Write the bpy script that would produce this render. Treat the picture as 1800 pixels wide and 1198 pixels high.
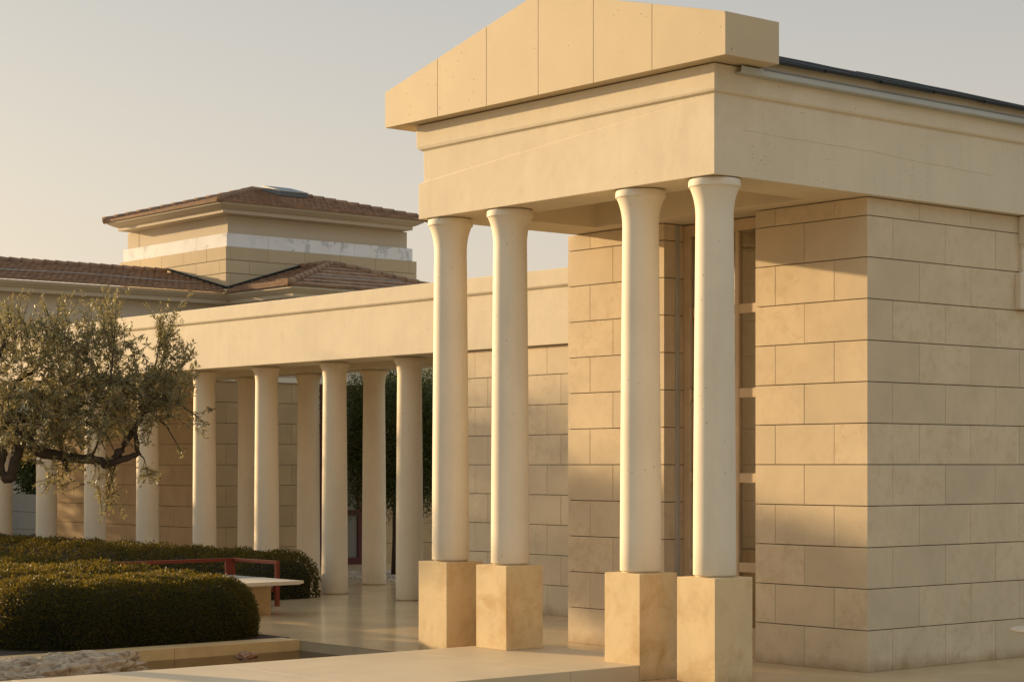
import bpy, bmesh, math, random
import numpy as np
from mathutils import Vector, Matrix

for o in list(bpy.data.objects): bpy.data.objects.remove(o)
S = bpy.context.scene
C = S.collection
R = math.radians
rng = np.random.default_rng(7)
random.seed(7)

# ------------------------------------------------------------------ camera, sky, sun, exposure
cam_d = bpy.data.cameras.new('camera'); cam = bpy.data.objects.new('camera', cam_d); C.objects.link(cam)
cam.location = (0, 0, 2.0); cam.rotation_euler = (R(90), 0, R(50))
cam_d.sensor_width = 36; cam_d.lens = 70.4; cam_d.shift_y = 218/1800
cam_d.clip_start = .1; cam_d.clip_end = 3000
S.camera = cam

SUN_AZ = 15.8                                  # degrees between the light's heading and +X, turned to +Y
SUN_EL = 10.0
W = bpy.data.worlds.new('World'); S.world = W; W.use_nodes = True
nt = W.node_tree; N = nt.nodes; L = nt.links
bg = N['Background']
sky = N.new('ShaderNodeTexSky'); sky.sky_type = 'NISHITA'; sky.sun_disc = False
sky.sun_elevation = R(SUN_EL); sky.sun_rotation = R(180+90-SUN_AZ)
sky.air_density = 1.0; sky.dust_density = 4.0; sky.ozone_density = 1.0; sky.altitude = 100
tcw = N.new('ShaderNodeTexCoord'); sep = N.new('ShaderNodeSeparateXYZ'); L.new(tcw.outputs['Generated'], sep.inputs[0])
rmp = N.new('ShaderNodeValToRGB'); L.new(sep.outputs['Z'], rmp.inputs[0])
e = rmp.color_ramp.elements
e[0].position = 0.0; e[0].color = (3.50, 2.86, 2.42, 1)
e[1].position = 0.62; e[1].color = (2.75, 3.15, 3.45, 1)
e2 = e.new(.10); e2.color = (3.04, 2.64, 2.24, 1)
e3 = e.new(.25); e3.color = (2.20, 2.10, 1.93, 1)
mxs = N.new('ShaderNodeMix'); mxs.data_type = 'RGBA'; mxs.inputs[0].default_value = .80
L.new(sky.outputs[0], mxs.inputs[6]); L.new(rmp.outputs[0], mxs.inputs[7])
L.new(mxs.outputs[2], bg.inputs[0]); bg.inputs[1].default_value = .10

sl = bpy.data.lights.new('sun', 'SUN'); sl.energy = 3.2; sl.angle = R(.6); sl.color = (1.0, .71, .385)
so = bpy.data.objects.new('sun', sl); C.objects.link(so)
ldir = Vector((math.cos(R(SUN_EL))*math.cos(R(SUN_AZ)), math.cos(R(SUN_EL))*math.sin(R(SUN_AZ)), -math.sin(R(SUN_EL))))
so.rotation_euler = ldir.to_track_quat('-Z', 'Y').to_euler(); so.location = (-40, -10, 30)
S.view_settings.view_transform = 'Standard'; S.view_settings.look = 'None'
S.view_settings.exposure = 1.24; S.view_settings.gamma = 1.0
S.cycles.max_bounces = 10; S.cycles.diffuse_bounces = 6

# ------------------------------------------------------------------ materials
def mat(name, base, rough=.8, var=0.0, nscale=3.0, nvar=.12, spots=None, bump=.0, bscale=60, spec=.3, streak=0, pits=0, wave=.006, foot=0):
    """base colour, per-block value variation (random per island), cloudy noise, stains, pits, vertical streaks"""
    m = bpy.data.materials.new(name); m.use_nodes = True
    t = m.node_tree; n = t.nodes; l = t.links; p = n['Principled BSDF']
    p.inputs['Roughness'].default_value = rough; p.inputs['Specular IOR Level'].default_value = spec
    tc = n.new('ShaderNodeTexCoord')
    def noise(scale, detail=5, rg=.55, vec=None, dist=0):
        x = n.new('ShaderNodeTexNoise'); x.inputs['Scale'].default_value = scale; x.inputs['Detail'].default_value = detail
        x.inputs['Roughness'].default_value = rg; x.inputs['Distortion'].default_value = dist
        l.new(vec or tc.outputs['Object'], x.inputs['Vector']); return x.outputs['Fac']
    def math_(op, a, b):
        x = n.new('ShaderNodeMath'); x.operation = op
        for i, v in enumerate((a, b)):
            if isinstance(v, (int, float)): x.inputs[i].default_value = v
            else: l.new(v, x.inputs[i])
        return x.outputs[0]
    def ramp(f, a, b):
        x = n.new('ShaderNodeMapRange'); x.inputs['From Min'].default_value = a; x.inputs['From Max'].default_value = b
        l.new(f, x.inputs['Value']); return x.outputs[0]
    def mix(f, a, b, mode='MIX'):
        x = n.new('ShaderNodeMix'); x.data_type = 'RGBA'; x.blend_type = mode
        for i, v in ((0, f), (6, a), (7, b)):
            if isinstance(v, (int, float)): x.inputs[i].default_value = v
            elif isinstance(v, tuple): x.inputs[i].default_value = (*v, 1)
            else: l.new(v, x.inputs[i])
        return x.outputs[2]
    f = ramp(noise(nscale, 6, .6), .3, .7)
    lo = tuple(c*(1-nvar) for c in base); hi = tuple(min(1, c*(1+nvar*.6)) for c in base)
    col = mix(f, lo, hi)
    if var:
        g = n.new('ShaderNodeNewGeometry')
        k = math_('ADD', math_('MULTIPLY', g.outputs['Random Per Island'], 2*var), 1-var)
        cmb = n.new('ShaderNodeCombineColor')
        for i in range(3): l.new(k, cmb.inputs[i])
        col = mix(1.0, col, cmb.outputs[0], 'MULTIPLY')
    if spots:
        sc, lo_, hi_, sp, amt = spots
        v = noise(sc, 8, .68, dist=.4)
        if var:
            g2 = n.new('ShaderNodeNewGeometry')
            w = ramp(g2.outputs['Random Per Island'], .15, .95)
            fac = math_('MULTIPLY', math_('MULTIPLY', ramp(v, lo_, hi_), w), amt)
        else: fac = math_('MULTIPLY', ramp(v, lo_, hi_), amt)
        col = mix(fac, col, sp)
    if streak:
        mp = n.new('ShaderNodeMapping'); mp.inputs['Scale'].default_value = (4, 4, .35); l.new(tc.outputs['Object'], mp.inputs[0])
        fac = math_('MULTIPLY', ramp(noise(1.6, 6, .6, mp.outputs[0]), .5, .75), streak)
        col = mix(fac, col, tuple(c*.72 for c in base))
    if foot:
        sx = n.new('ShaderNodeSeparateXYZ'); l.new(tc.outputs['Object'], sx.inputs[0])
        edge = math_('ADD', math_('MULTIPLY', sx.outputs['Z'], -6.5), math_('MULTIPLY', noise(3.2, 6, .65), 2.0))
        col = mix(math_('MULTIPLY', ramp(edge, .15, 1.2), foot), col, (.26, .145, .055))
    hgt = noise(bscale, 6, .6)
    if pits:
        vo = n.new('ShaderNodeTexVoronoi'); vo.inputs['Scale'].default_value = pits; vo.inputs['Randomness'].default_value = 1
        l.new(tc.outputs['Object'], vo.inputs['Vector'])
        clump = ramp(noise(1.7, 4, .6), .47, .60)
        sepc = n.new('ShaderNodeSeparateColor'); l.new(vo.outputs['Color'], sepc.inputs[0])
        rsel = math_('MULTIPLY', math_('GREATER_THAN', sepc.outputs[0], .48), math_('MULTIPLY', sepc.outputs[1], .17))
        hole = math_('MULTIPLY', math_('LESS_THAN', vo.outputs['Distance'], rsel), math_('GREATER_THAN', clump, .5))
        col = mix(math_('MULTIPLY', hole, .72), col, tuple(c*.22 for c in base))
    l.new(col, p.inputs['Base Color'])
    if bump:
        b = n.new('ShaderNodeBump'); b.inputs['Strength'].default_value = bump; b.inputs['Distance'].default_value = .004
        l.new(hgt, b.inputs['Height'])
        b2 = n.new('ShaderNodeBump'); b2.inputs['Strength'].default_value = .5; b2.inputs['Distance'].default_value = wave
        l.new(noise(2.3, 3, .5), b2.inputs['Height']); l.new(b.outputs[0], b2.inputs['Normal']); l.new(b2.outputs[0], p.inputs['Normal'])
    return m

M = {}
M['lime'] = mat('limestone blocks', (.615, .495, .33), .75, .07, 2.2, .09, (8.0, .48, .68, (.42, .295, .155), .46), .35, 45, foot=.65)
M['joint'] = mat('dark joint', (.075, .052, .028), .95)
M['lime_shaded'] = mat('shade-tinted limestone blocks', (.44, .30, .155), .8, .06, 2.2, .09, (2.6, .5, .74, (.32, .20, .09), .5), .3, 40)  # limestone copy with colonnade shade and warm bounce put into its colour
M['plaster'] = mat('cream rendered concrete', (.665, .57, .415), .8, 0, 1.3, .06, (1.1, .56, .80, (.47, .37, .24), .45), .30, 22, streak=.18, pits=26, wave=.016)
M['column'] = mat('pale cast concrete', (.70, .62, .48), .65, 0, 1.6, .06, (1.0, .58, .85, (.55, .45, .32), .35), .22, 30, streak=.22, pits=24, wave=.008)
M['column_bounce'] = mat('bounce-tinted cast concrete', (.70, .58, .405), .65, 0, 1.6, .06, (1.0, .58, .85, (.55, .43, .28), .35), .22, 30, streak=.22, pits=24, wave=.008)  # concrete copy for the colonnade, golden bounce light mixed into the colour
M['pedestal'] = mat('honey limestone', (.66, .50, .275), .7, 0, 2.4, .12, (2.3, .48, .70, (.44, .245, .075), .70), .25, 40, streak=.10, foot=.5)
M['pediment'] = mat('pediment stone panel', (.55, .44, .28), .65, .02, 1.6, .05, None, .18, 40, pits=16)
M['floor'] = mat('polished floor stone', (.55, .41, .23), .19, .04, .9, .14, (1.2, .50, .75, (.38, .26, .13), .6), .06, 30, spec=.4)
M['slab'] = mat('honed pale walkway stone', (.60, .475, .305), .5, .04, .8, .09, (1.3, .48, .72, (.46, .345, .21), .65), .12, 30)
M['kerb'] = mat('bounce-tinted pond kerb stone', (.56, .395, .185), .6, 0, 1.5, .12, (2.5, .5, .72, (.36, .235, .11), .6), .15, 30)  # amber tone carries light bounced off the walkway side, painted into the stone
M['basin'] = mat('pond wall stone', (.42, .33, .20), .6, 0, 2.5, .16, (3, .5, .7, (.22, .19, .13), .7), .2, 30)
M['marble'] = mat('grey veined marble', (.82, .81, .79), .9, .03, 1.2, .08, (1.9, .54, .60, (.42, .43, .46), .6), .05, 30)
M['render_far'] = mat('villa render', (.56, .475, .35), .85, 0, .6, .05, None, .1, 10)
M['lime_far'] = mat('villa stone blocks', (.53, .42, .26), .8, .05, .8, .07, None, .15, 20)
M['tile'] = mat('terracotta roof tile', (.31, .185, .11), .85, 0, 3.0, .35, (2.2, .48, .70, (.19, .125, .085), .7), .3, 20)
M['slate'] = mat('dark roof tile', (.042, .042, .038), .95, spec=.08)
M['zinc'] = mat('painted gutter metal', (.41, .42, .385), .5, 0, 1.2, .1, spec=.5)
M['zincdark'] = mat('dull blue grey flashing', (.15, .165, .17), .5)
M['steel'] = mat('brushed metal strip', (.40, .37, .32), .35, spec=.6)
M['wood'] = mat('brown bronze frame', (.56, .41, .245), .42, 0, 2, .2, spec=.5)
M['red'] = mat('red painted metal', (.19, .028, .009), .45, 0, 3, .1, spec=.5)
M['reddoor'] = mat('dark red door paint', (.075, .012, .007), .5, 0, 3, .15)
M['cushion'] = mat('grey outdoor cloth', (.34, .31, .27), .95, 0, 20, .1, bump=.2, bscale=200)
M['tabletop'] = mat('cream stone tabletop', (.62, .53, .40), .5, 0, 2, .06)
M['soil'] = mat('dark soil', (.045, .032, .02), .95, 0, 10, .3, bump=.6)
M['rock'] = mat('pitted pale boulder', (.42, .335, .235), .9, 0, 5, .2, (9, .48, .62, (.15, .10, .055), .85), 1.0, 45)
M['rust'] = mat('brown wet stone', (.26, .13, .06), .4, 0, 8, .3, bump=.6)
M['bark'] = mat('olive bark', (.06, .042, .028), .95, 0, 12, .4, bump=1.0, bscale=50)
M['pebble'] = mat('pale pebble', (.50, .42, .31), .8, .35, 4, .1)
M['greywall'] = mat('grey blue stone wall', (.20, .21, .205), .85, 0, 1, .1)

M['doorpane'] = mat('dull door panel', (.16, .14, .11), .4)
def leaf_mat(name, a, b, trans, back=None, spec=.25, rough=.5, tint=None):
    m = bpy.data.materials.new(name); m.use_nodes = True
    t = m.node_tree; n = t.nodes; l = t.links; p = n['Principled BSDF']
    g = n.new('ShaderNodeNewGeometry')
    mx = n.new('ShaderNodeMix'); mx.data_type = 'RGBA'; mx.inputs[6].default_value = (*a, 1); mx.inputs[7].default_value = (*b, 1)
    l.new(g.outputs['Random Per Island'], mx.inputs[0]); col = mx.outputs[2]
    if back:
        m2 = n.new('ShaderNodeMix'); m2.data_type = 'RGBA'; m2.inputs[7].default_value = (*back, 1)
        l.new(g.outputs['Backfacing'], m2.inputs[0]); l.new(col, m2.inputs[6]); col = m2.outputs[2]
    l.new(col, p.inputs['Base Color']); p.inputs['Roughness'].default_value = rough; p.inputs['Specular IOR Level'].default_value = spec
    tr = n.new('ShaderNodeBsdfTranslucent'); l.new(col, tr.inputs[0])
    if tint:
        m3 = n.new('ShaderNodeMix'); m3.data_type = 'RGBA'; m3.inputs[6].default_value = (*tint, 1); m3.inputs[7].default_value = tuple(c*1.35 for c in tint)+(1,)
        l.new(g.outputs['Random Per Island'], m3.inputs[0]); l.new(m3.outputs[2], tr.inputs[0])
    ms = n.new('ShaderNodeMixShader'); ms.inputs[0].default_value = trans
    l.new(p.outputs[0], ms.inputs[1]); l.new(tr.outputs[0], ms.inputs[2]); l.new(ms.outputs[0], n['Material Output'].inputs[0])
    return m
M['olive'] = leaf_mat('olive leaf', (.095, .095, .038), (.225, .195, .09), .42, (.25, .22, .12), .35, .45, (.25, .205, .085))
M['hedge'] = leaf_mat('clipped hedge leaf', (.014, .021, .006), (.050, .049, .010), .36, None, .15, .5, (.205, .145, .018))
M['dark'] = leaf_mat('dark tree leaf', (.038, .055, .013), (.115, .125, .030), .38)
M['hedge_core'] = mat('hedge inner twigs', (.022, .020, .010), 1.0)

def glass_mat():
    m = bpy.data.materials.new('window glass'); m.use_nodes = True
    n = m.node_tree.nodes; l = m.node_tree.links; n.remove(n['Principled BSDF'])
    a = n.new('ShaderNodeBsdfTransparent'); a.inputs[0].default_value = (.92, .90, .84, 1)
    b = n.new('ShaderNodeBsdfGlossy'); b.inputs['Roughness'].default_value = .01
    f = n.new('ShaderNodeLayerWeight'); f.inputs['Blend'].default_value = .5
    pw = n.new('ShaderNodeMath'); pw.operation = 'POWER'; pw.inputs[1].default_value = 4; l.new(f.outputs['Facing'], pw.inputs[0])
    ma = n.new('ShaderNodeMath'); ma.operation = 'MULTIPLY_ADD'; ma.inputs[1].default_value = .75; ma.inputs[2].default_value = .28; l.new(pw.outputs[0], ma.inputs[0])
    x = n.new('ShaderNodeMixShader'); l.new(ma.outputs[0], x.inputs[0]); l.new(a.outputs[0], x.inputs[1]); l.new(b.outputs[0], x.inputs[2])
    l.new(x.outputs[0], n['Material Output'].inputs[0]); return m
M['glass'] = glass_mat()
def water_mat():
    m = bpy.data.materials.new('pond water'); m.use_nodes = True
    t = m.node_tree; n = t.nodes; l = t.links; n.remove(n['Principled BSDF'])
    a = n.new('ShaderNodeBsdfTransparent'); a.inputs[0].default_value = (.62, .52, .36, 1)
    b = n.new('ShaderNodeBsdfGlossy'); b.inputs['Roughness'].default_value = .03
    f = n.new('ShaderNodeFresnel'); f.inputs[0].default_value = 1.33
    tc = n.new('ShaderNodeTexCoord'); no = n.new('ShaderNodeTexNoise'); no.inputs['Scale'].default_value = 6; no.inputs['Detail'].default_value = 3
    l.new(tc.outputs['Object'], no.inputs['Vector'])
    bp = n.new('ShaderNodeBump'); bp.inputs['Strength'].default_value = .25; bp.inputs['Distance'].default_value = .02
    l.new(no.outputs['Fac'], bp.inputs['Height']); l.new(bp.outputs[0], b.inputs['Normal']); l.new(bp.outputs[0], f.inputs['Normal'])
    x = n.new('ShaderNodeMixShader'); l.new(f.outputs[0], x.inputs[0]); l.new(a.outputs[0], x.inputs[1]); l.new(b.outputs[0], x.inputs[2])
    l.new(x.outputs[0], n['Material Output'].inputs[0]); return m
M['water'] = water_mat()

# ------------------------------------------------------------------ mesh helpers
class MB:
    def __init__(s): s.v = []; s.f = []; s.m = []; s.sm = []
    def add(s, vs, fs, mi=0, smooth=False):
        k = len(s.v); s.v += [tuple(map(float, p)) for p in vs]
        for f in fs: s.f.append([i+k for i in f]); s.m.append(mi); s.sm.append(smooth)
        return s
    def box(s, x0, x1, y0, y1, z0, z1, mi=0, c=0.0):
        """box; c chamfers all twelve edges"""
        if c <= 0:
            vs = [(x, y, z) for z in (z0, z1) for y in (y0, y1) for x in (x0, x1)]
            return s.add(vs, [(0,2,3,1),(4,5,7,6),(0,1,5,4),(2,6,7,3),(0,4,6,2),(1,3,7,5)], mi)
        bm = bmesh.new(); bmesh.ops.create_cube(bm, size=1)
        for v in bm.verts: v.co = ((x0+x1)/2+v.co.x*(x1-x0), (y0+y1)/2+v.co.y*(y1-y0), (z0+z1)/2+v.co.z*(z1-z0))
        bmesh.ops.bevel(bm, geom=bm.edges[:], offset=c, segments=2, profile=.6, affect='EDGES')
        bm.verts.index_update(); s.add([v.co[:] for v in bm.verts], [[v.index for v in f.verts] for f in bm.faces], mi); bm.free(); return s
    def prism(s, poly, axis, a, b, mi=0):
        """poly of (p,q) extruded along axis ('x': p=y,q=z; 'y': p=x,q=z; 'z': p=x,q=y)"""
        def P(p, q, t): return {'x': (t, p, q), 'y': (p, t, q), 'z': (p, q, t)}[axis]
        n = len(poly); vs = [P(p, q, a) for p, q in poly]+[P(p, q, b) for p, q in poly]
        fs = [list(range(n))[::-1], list(range(n, 2*n))]+[[i, (i+1) % n, n+(i+1) % n, n+i] for i in range(n)]
        return s.add(vs, fs, mi)
    def lathe(s, prof, cx=0, cy=0, seg=48, mi=0, smooth=True, caps=True):
        vs = []; fs = []; n = len(prof)
        for r, z in prof:
            for k in range(seg):
                a = 2*math.pi*k/seg; vs.append((cx+r*math.cos(a), cy+r*math.sin(a), z))
        for i in range(n-1):
            for k in range(seg): k2 = (k+1) % seg; fs.append((i*seg+k, i*seg+k2, (i+1)*seg+k2, (i+1)*seg+k))
        s.add(vs, fs, mi, smooth)
        if not caps: return s
        s.add([vs[k] for k in range(seg)], [list(range(seg))[::-1]], mi); s.add([vs[(n-1)*seg+k] for k in range(seg)], [list(range(seg))], mi); return s
    def tube(s, pts, rad, seg=8, mi=0):
        pts = [Vector(p) for p in pts]; n = len(pts); rad = rad if isinstance(rad, (list, tuple)) else [rad]*n
        vs = []; fs = []; up = Vector((.31, .2, .93)).normalized()
        for i, p in enumerate(pts):
            t = (pts[min(n-1, i+1)]-pts[max(0, i-1)]).normalized()
            u = t.cross(up); u = u.normalized() if u.length > 1e-4 else Vector((1, 0, 0)); w = t.cross(u)
            for k in range(seg):
                a = 2*math.pi*k/seg; vs.append(p+(u*math.cos(a)+w*math.sin(a))*rad[i])
        for i in range(n-1):
            for k in range(seg): k2 = (k+1) % seg; fs.append((i*seg+k, i*seg+k2, (i+1)*seg+k2, (i+1)*seg+k))
        fs += [tuple(range(seg))[::-1], tuple(range((n-1)*seg, n*seg))]
        return s.add(vs, fs, mi, True)
    def build(s, name, mats, parent=None, fix=True):
        me = bpy.data.meshes.new(name); me.from_pydata(s.v, [], s.f)
        mats = mats if isinstance(mats, (list, tuple)) else [mats]
        for m in mats: me.materials.append(m)
        me.polygons.foreach_set('material_index', s.m); me.polygons.foreach_set('use_smooth', s.sm); me.update()
        if fix:
            bm = bmesh.new(); bm.from_mesh(me); bmesh.ops.recalc_face_normals(bm, faces=bm.faces[:]); bm.to_mesh(me); bm.free()
        o = bpy.data.objects.new(name, me); C.objects.link(o)
        if parent:
            o.parent = parent
            if parent.type == 'EMPTY' or True: o.matrix_parent_inverse = Matrix.Translation(-world_loc(parent))
        return o
def world_loc(o):
    v = Vector(o.location); p = o.parent
    if p is not None: v = Vector((0, 0, 0)) if o.type == 'MESH' and v.length == 0 else v
    return v
def tag(o, label=None, cat=None, group=None, kind=None):
    if label: o['label'] = label
    if cat: o['category'] = cat
    if group: o['group'] = group
    if kind: o['kind'] = kind
    return o
def thing(name, label, cat, loc, group=None):
    o = bpy.data.objects.new(name, None); C.objects.link(o); o.location = loc; o.empty_display_size = .2
    return tag(o, label, cat, group)

def leaves_mesh(name, P, D, U, Lg, Wd, material, parent=None):
    """lance-shaped leaves: base point P, direction D, side vector U, length, width (arrays)"""
    n = len(P); D = D/np.linalg.norm(D, axis=1, keepdims=True)
    U = U-(U*D).sum(1, keepdims=True)*D; U /= np.linalg.norm(U, axis=1, keepdims=True)+1e-9
    Lg = Lg[:, None]; Wd = Wd[:, None]; Nn = np.cross(D, U)
    v = np.empty((n, 4, 3)); v[:, 0] = P; v[:, 1] = P+D*Lg*.5+U*Wd*.5+Nn*Wd*.15; v[:, 2] = P+D*Lg; v[:, 3] = P+D*Lg*.5-U*Wd*.5+Nn*Wd*.15
    me = bpy.data.meshes.new(name); me.vertices.add(4*n); me.vertices.foreach_set('co', v.reshape(-1))
    me.loops.add(4*n); me.loops.foreach_set('vertex_index', np.arange(4*n, dtype=np.int32))
    me.polygons.add(n); me.polygons.foreach_set('loop_start', np.arange(0, 4*n, 4, dtype=np.int32)); me.polygons.foreach_set('loop_total', np.full(n, 4, dtype=np.int32))
    me.materials.append(material); me.update(calc_edges=True); me.validate()
    o = bpy.data.objects.new(name, me); C.objects.link(o)
    if parent: o.parent = parent; o.matrix_parent_inverse = Matrix.Translation(-Vector(parent.location))
    return o
def rdir(n, up=0.0):
    d = rng.normal(size=(n, 3)); d[:, 2] += up; return d/np.linalg.norm(d, axis=1, keepdims=True)

def masonry(mb, O, u, n, length, zs, joints, hgap=.0076, vgap=.0034, m0=0, m1=0, cham=.003, depth=.05):
    """stone courses on a vertical plane: O start point (x,y), u run direction, n outward normal, joints(i)-> list of positions along u.
    m0/m1: 1 = mitred outer corner there"""
    O = Vector((O[0], O[1], 0)); u = Vector((u[0], u[1], 0)); n = Vector((n[0], n[1], 0))
    def P(a, z, d, mit=0.0): return O+u*a-n*d+Vector((0, 0, z))
    for i in range(len(zs)-1):
        z0, z1 = zs[i]+hgap/2, zs[i+1]-hgap/2
        if i == 0: z0 = zs[0]
        js = [j for j in sorted(joints(i)) if .03 < j < length-.03]
        edges = [0]+js+[length]
        for k in range(len(edges)-1):
            a0 = edges[k]+(vgap/2 if k else 0); a1 = edges[k+1]-(vgap/2 if k < len(edges)-2 else 0)
            e0 = 1 if (k == 0 and m0) else 0; e1 = 1 if (k == len(edges)-2 and m1) else 0
            off = random.uniform(-.0012, .0012)
            c0 = 0 if e0 else cham; c1 = 0 if e1 else cham
            vs = [P(a0+c0, z0+cham, off if not e0 else 0), P(a1-c1, z0+cham, off if not e1 else 0), P(a1-c1, z1-cham, off if not e1 else 0), P(a0+c0, z1-cham, off if not e0 else 0)]
            vs += [P(a0+(cham if e0 else 0), z0, cham), P(a1-(cham if e1 else 0), z0, cham), P(a1-(cham if e1 else 0), z1, cham), P(a0+(cham if e0 else 0), z1, cham)]
            vs += [P(a0+(depth if e0 else 0), z0, depth), P(a1-(depth if e1 else 0), z0, depth), P(a1-(depth if e1 else 0), z1, depth), P(a0+(depth if e0 else 0), z1, depth)]
            fs = [(0, 1, 2, 3)]
            for b in (0, 4):
                for q in range(4): fs.append((b+q, b+4+q, b+4+(q+1) % 4, b+(q+1) % 4))
            mb.add(vs, fs, 0)
def every(start, step, lo=-50, hi=50):
    k0 = math.ceil((lo-start)/step); return [start+k*step for k in range(k0, math.floor((hi-start)/step)+1)]

# world point seen at photo pixel (x, y of the 1800 px wide photo) at a given distance
def at(x, y, d):
    t = (x-900)/3520; q = (817-y)/3520
    return Vector(((.6428*t-.7660)*d, (.7660*t+.6428)*d, 2+q*d))

# ------------------------------------------------------------------ ground, walkway, pond
HX0, HX1, HY0, HY1 = -19.066, -16.0, 2.0, 12.84          # pond opening
def floor_piece(mb, x0, x1, y0, y1, z=0, step=1.6, gap=.004):
    xs = [x0]+[v for v in every(-.4, step, x0+.05, x1-.05)]+[x1]; ys = [y0]+[v for v in every(.25, step, y0+.05, y1-.05)]+[y1]
    for i in range(len(xs)-1):
        for j in range(len(ys)-1):
            a, b = xs[i]+gap/2, xs[i+1]-gap/2; c, d = ys[j]+gap/2, ys[j+1]-gap/2
            mb.add([(a, c, z), (b, c, z), (b, d, z), (a, d, z)], [(0, 1, 2, 3)], 0)
g = MB()
floor_piece(g, -45, HX0-.02, 2, 26); floor_piece(g, HX0-.02, HX1, HY1+.003, 26); floor_piece(g, HX1, -4, 2, 26)
tag(g.build('floor', M['floor']), kind='structure')
g = MB()
for x0, x1, y0, y1 in ((-900, 900, -900, 1.99), (-900, 900, 26.0, 900), (-900, -45.0, 1.99, 26.0), (-4.0, 900, 1.99, 26.0)):
    g.add([(x0, y0, -.006), (x1, y0, -.006), (x1, y1, -.006), (x0, y1, -.006)], [(0, 1, 2, 3)])
g.add([(-45.2, 2-.2, -.012), (HX0-.03, 1.8, -.012), (HX0-.03, 26.2, -.012), (-45.2, 26.2, -.012)], [(0, 1, 2, 3)])
g.add([(HX1+.02, 1.8, -.012), (-3.8, 1.8, -.012), (-3.8, 26.2, -.012), (HX1+.02, 26.2, -.012)], [(0, 1, 2, 3)])
g.add([(HX0-.03, HY1+.02, -.012), (HX1+.02, HY1+.02, -.012), (HX1+.02, 26.2, -.012), (HX0-.03, 26.2, -.012)], [(0, 1, 2, 3)])
tag(g.build('ground', M['basin']), kind='structure')
g = MB()                                                 # raised walkway into the portico
ys = [1.5, 3.6, 5.7, 7.8, 9.9, 12.0, 13.5]
for j in range(len(ys)-1):
    g.box(-16.02, -13.48, ys[j]+.0015, ys[j+1]-.0015, -.3, .145, 0, .004)
tag(g.build('walkway', M['slab']), kind='structure')
g = MB()                                                 # pond basin: rim stones, walls, bed
ys = [1.8, 3.6, 5.5, 7.4, 9.3, 11.2, 13.1]
for j in range(6): g.box(HX0-.36, HX0, ys[j]+.0015, ys[j+1]-.0015 if j < 5 else HY1, -.5, .012, 0, .004)
g.box(HX0-.3, HX1-.01, HY1, HY1+.3, -.5, -.004, 1); g.box(HX0-.2, HX1-.005, 1.8, HY1+.1, -.6, -.45, 1)
g.box(HX0-.2, HX1, 1.5, 1.8, -.5, -.004, 1)
tag(g.build('pond_basin', [M['kerb'], M['basin']]), kind='structure')
g = MB(); g.add([(HX0, 1.8, -.11), (HX1-.021, 1.8, -.11), (HX1-.021, HY1, -.11), (HX0, HY1, -.11)], [(0, 1, 2, 3)])
tag(g.build('water', M['water']), kind='structure')
g = MB(); g.box(-25.6, HX0-.365, 2, 12.95, -.2, .006); g.box(-37, -25.6, 15.7, 17.3, -.2, .006)
tag(g.build('soil', M['soil']), kind='structure')

# ------------------------------------------------------------------ pavilion with portico
ZC = [0.401*k for k in range(12)]; ZC[-1] = 4.411
ZC = ZC+[4.59]
XC = -14.69
pav = thing('temple_pavilion', 'cream stone pavilion with plain pediment on four tall round columns', 'building', (XC, 15, 0))
# front wall right of the door, and side wall, mitred at the corner
def j_front(i): return every(1.467-(-13.408+14.067)*0+(-13.408+14.067)-1.467, .785, -9, 9) if i % 2 == 0 else [(-13.796+14.067), (-13.019+14.067)]
mb = MB()
masonry(mb, (-14.067, 15.05), (1, 0), (0, -1), 1.467, ZC, j_front, m0=1, m1=1)
mb.box(-14.04, -12.63, 15.08, 15.4, 0, 4.58, 1)
mb.build('wall', [M['lime'], M['joint']], pav)
mb = MB()
def j_side(i): return every(.382, .822, -9, 9) if i % 2 == 0 else every(.792, .822, -9, 9)
masonry(mb, (-12.6, 15.05), (0, 1), (1, 0), 3.9, ZC, j_side, m0=1)
mb.box(-12.9, -12.63, 15.4, 18.9, 0, 4.58, 1)
mb.build('wall', [M['lime'], M['joint']], pav)
# front wall left of the door, its return into the recess
mb = MB()
def j_a(i): return [16.95-16.58, 16.95-16.58+.79] if i % 2 == 0 else [16.95-16.205]
def j_a2(i): return j_a(i+1)
masonry(mb, (-16.95, 15.05), (1, 0), (0, -1), 1.55, ZC, j_a2, m0=0, m1=1)
masonry(mb, (-15.4, 15.05), (0, 1), (1, 0), 3.55, ZC, lambda i: every(.55 if i % 2 else .95, .8, -5, 9), m0=1)
mb.box(-16.94, -15.44, 15.08, 18.6, 0, 4.58, 1)
mb.build('wall', [M['lime'], M['joint']], pav)
# hidden faces: wing return, back wall of the entrance hall, far body
mb = MB()
mb.box(-14.067, -14.03, 15.35, 18.6, 0, 4.58); mb.box(-14.1, -12.95, 18.7, 18.9, 0, 4.58)
mb.build('inner_wall', M['render_far'], pav)
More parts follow.
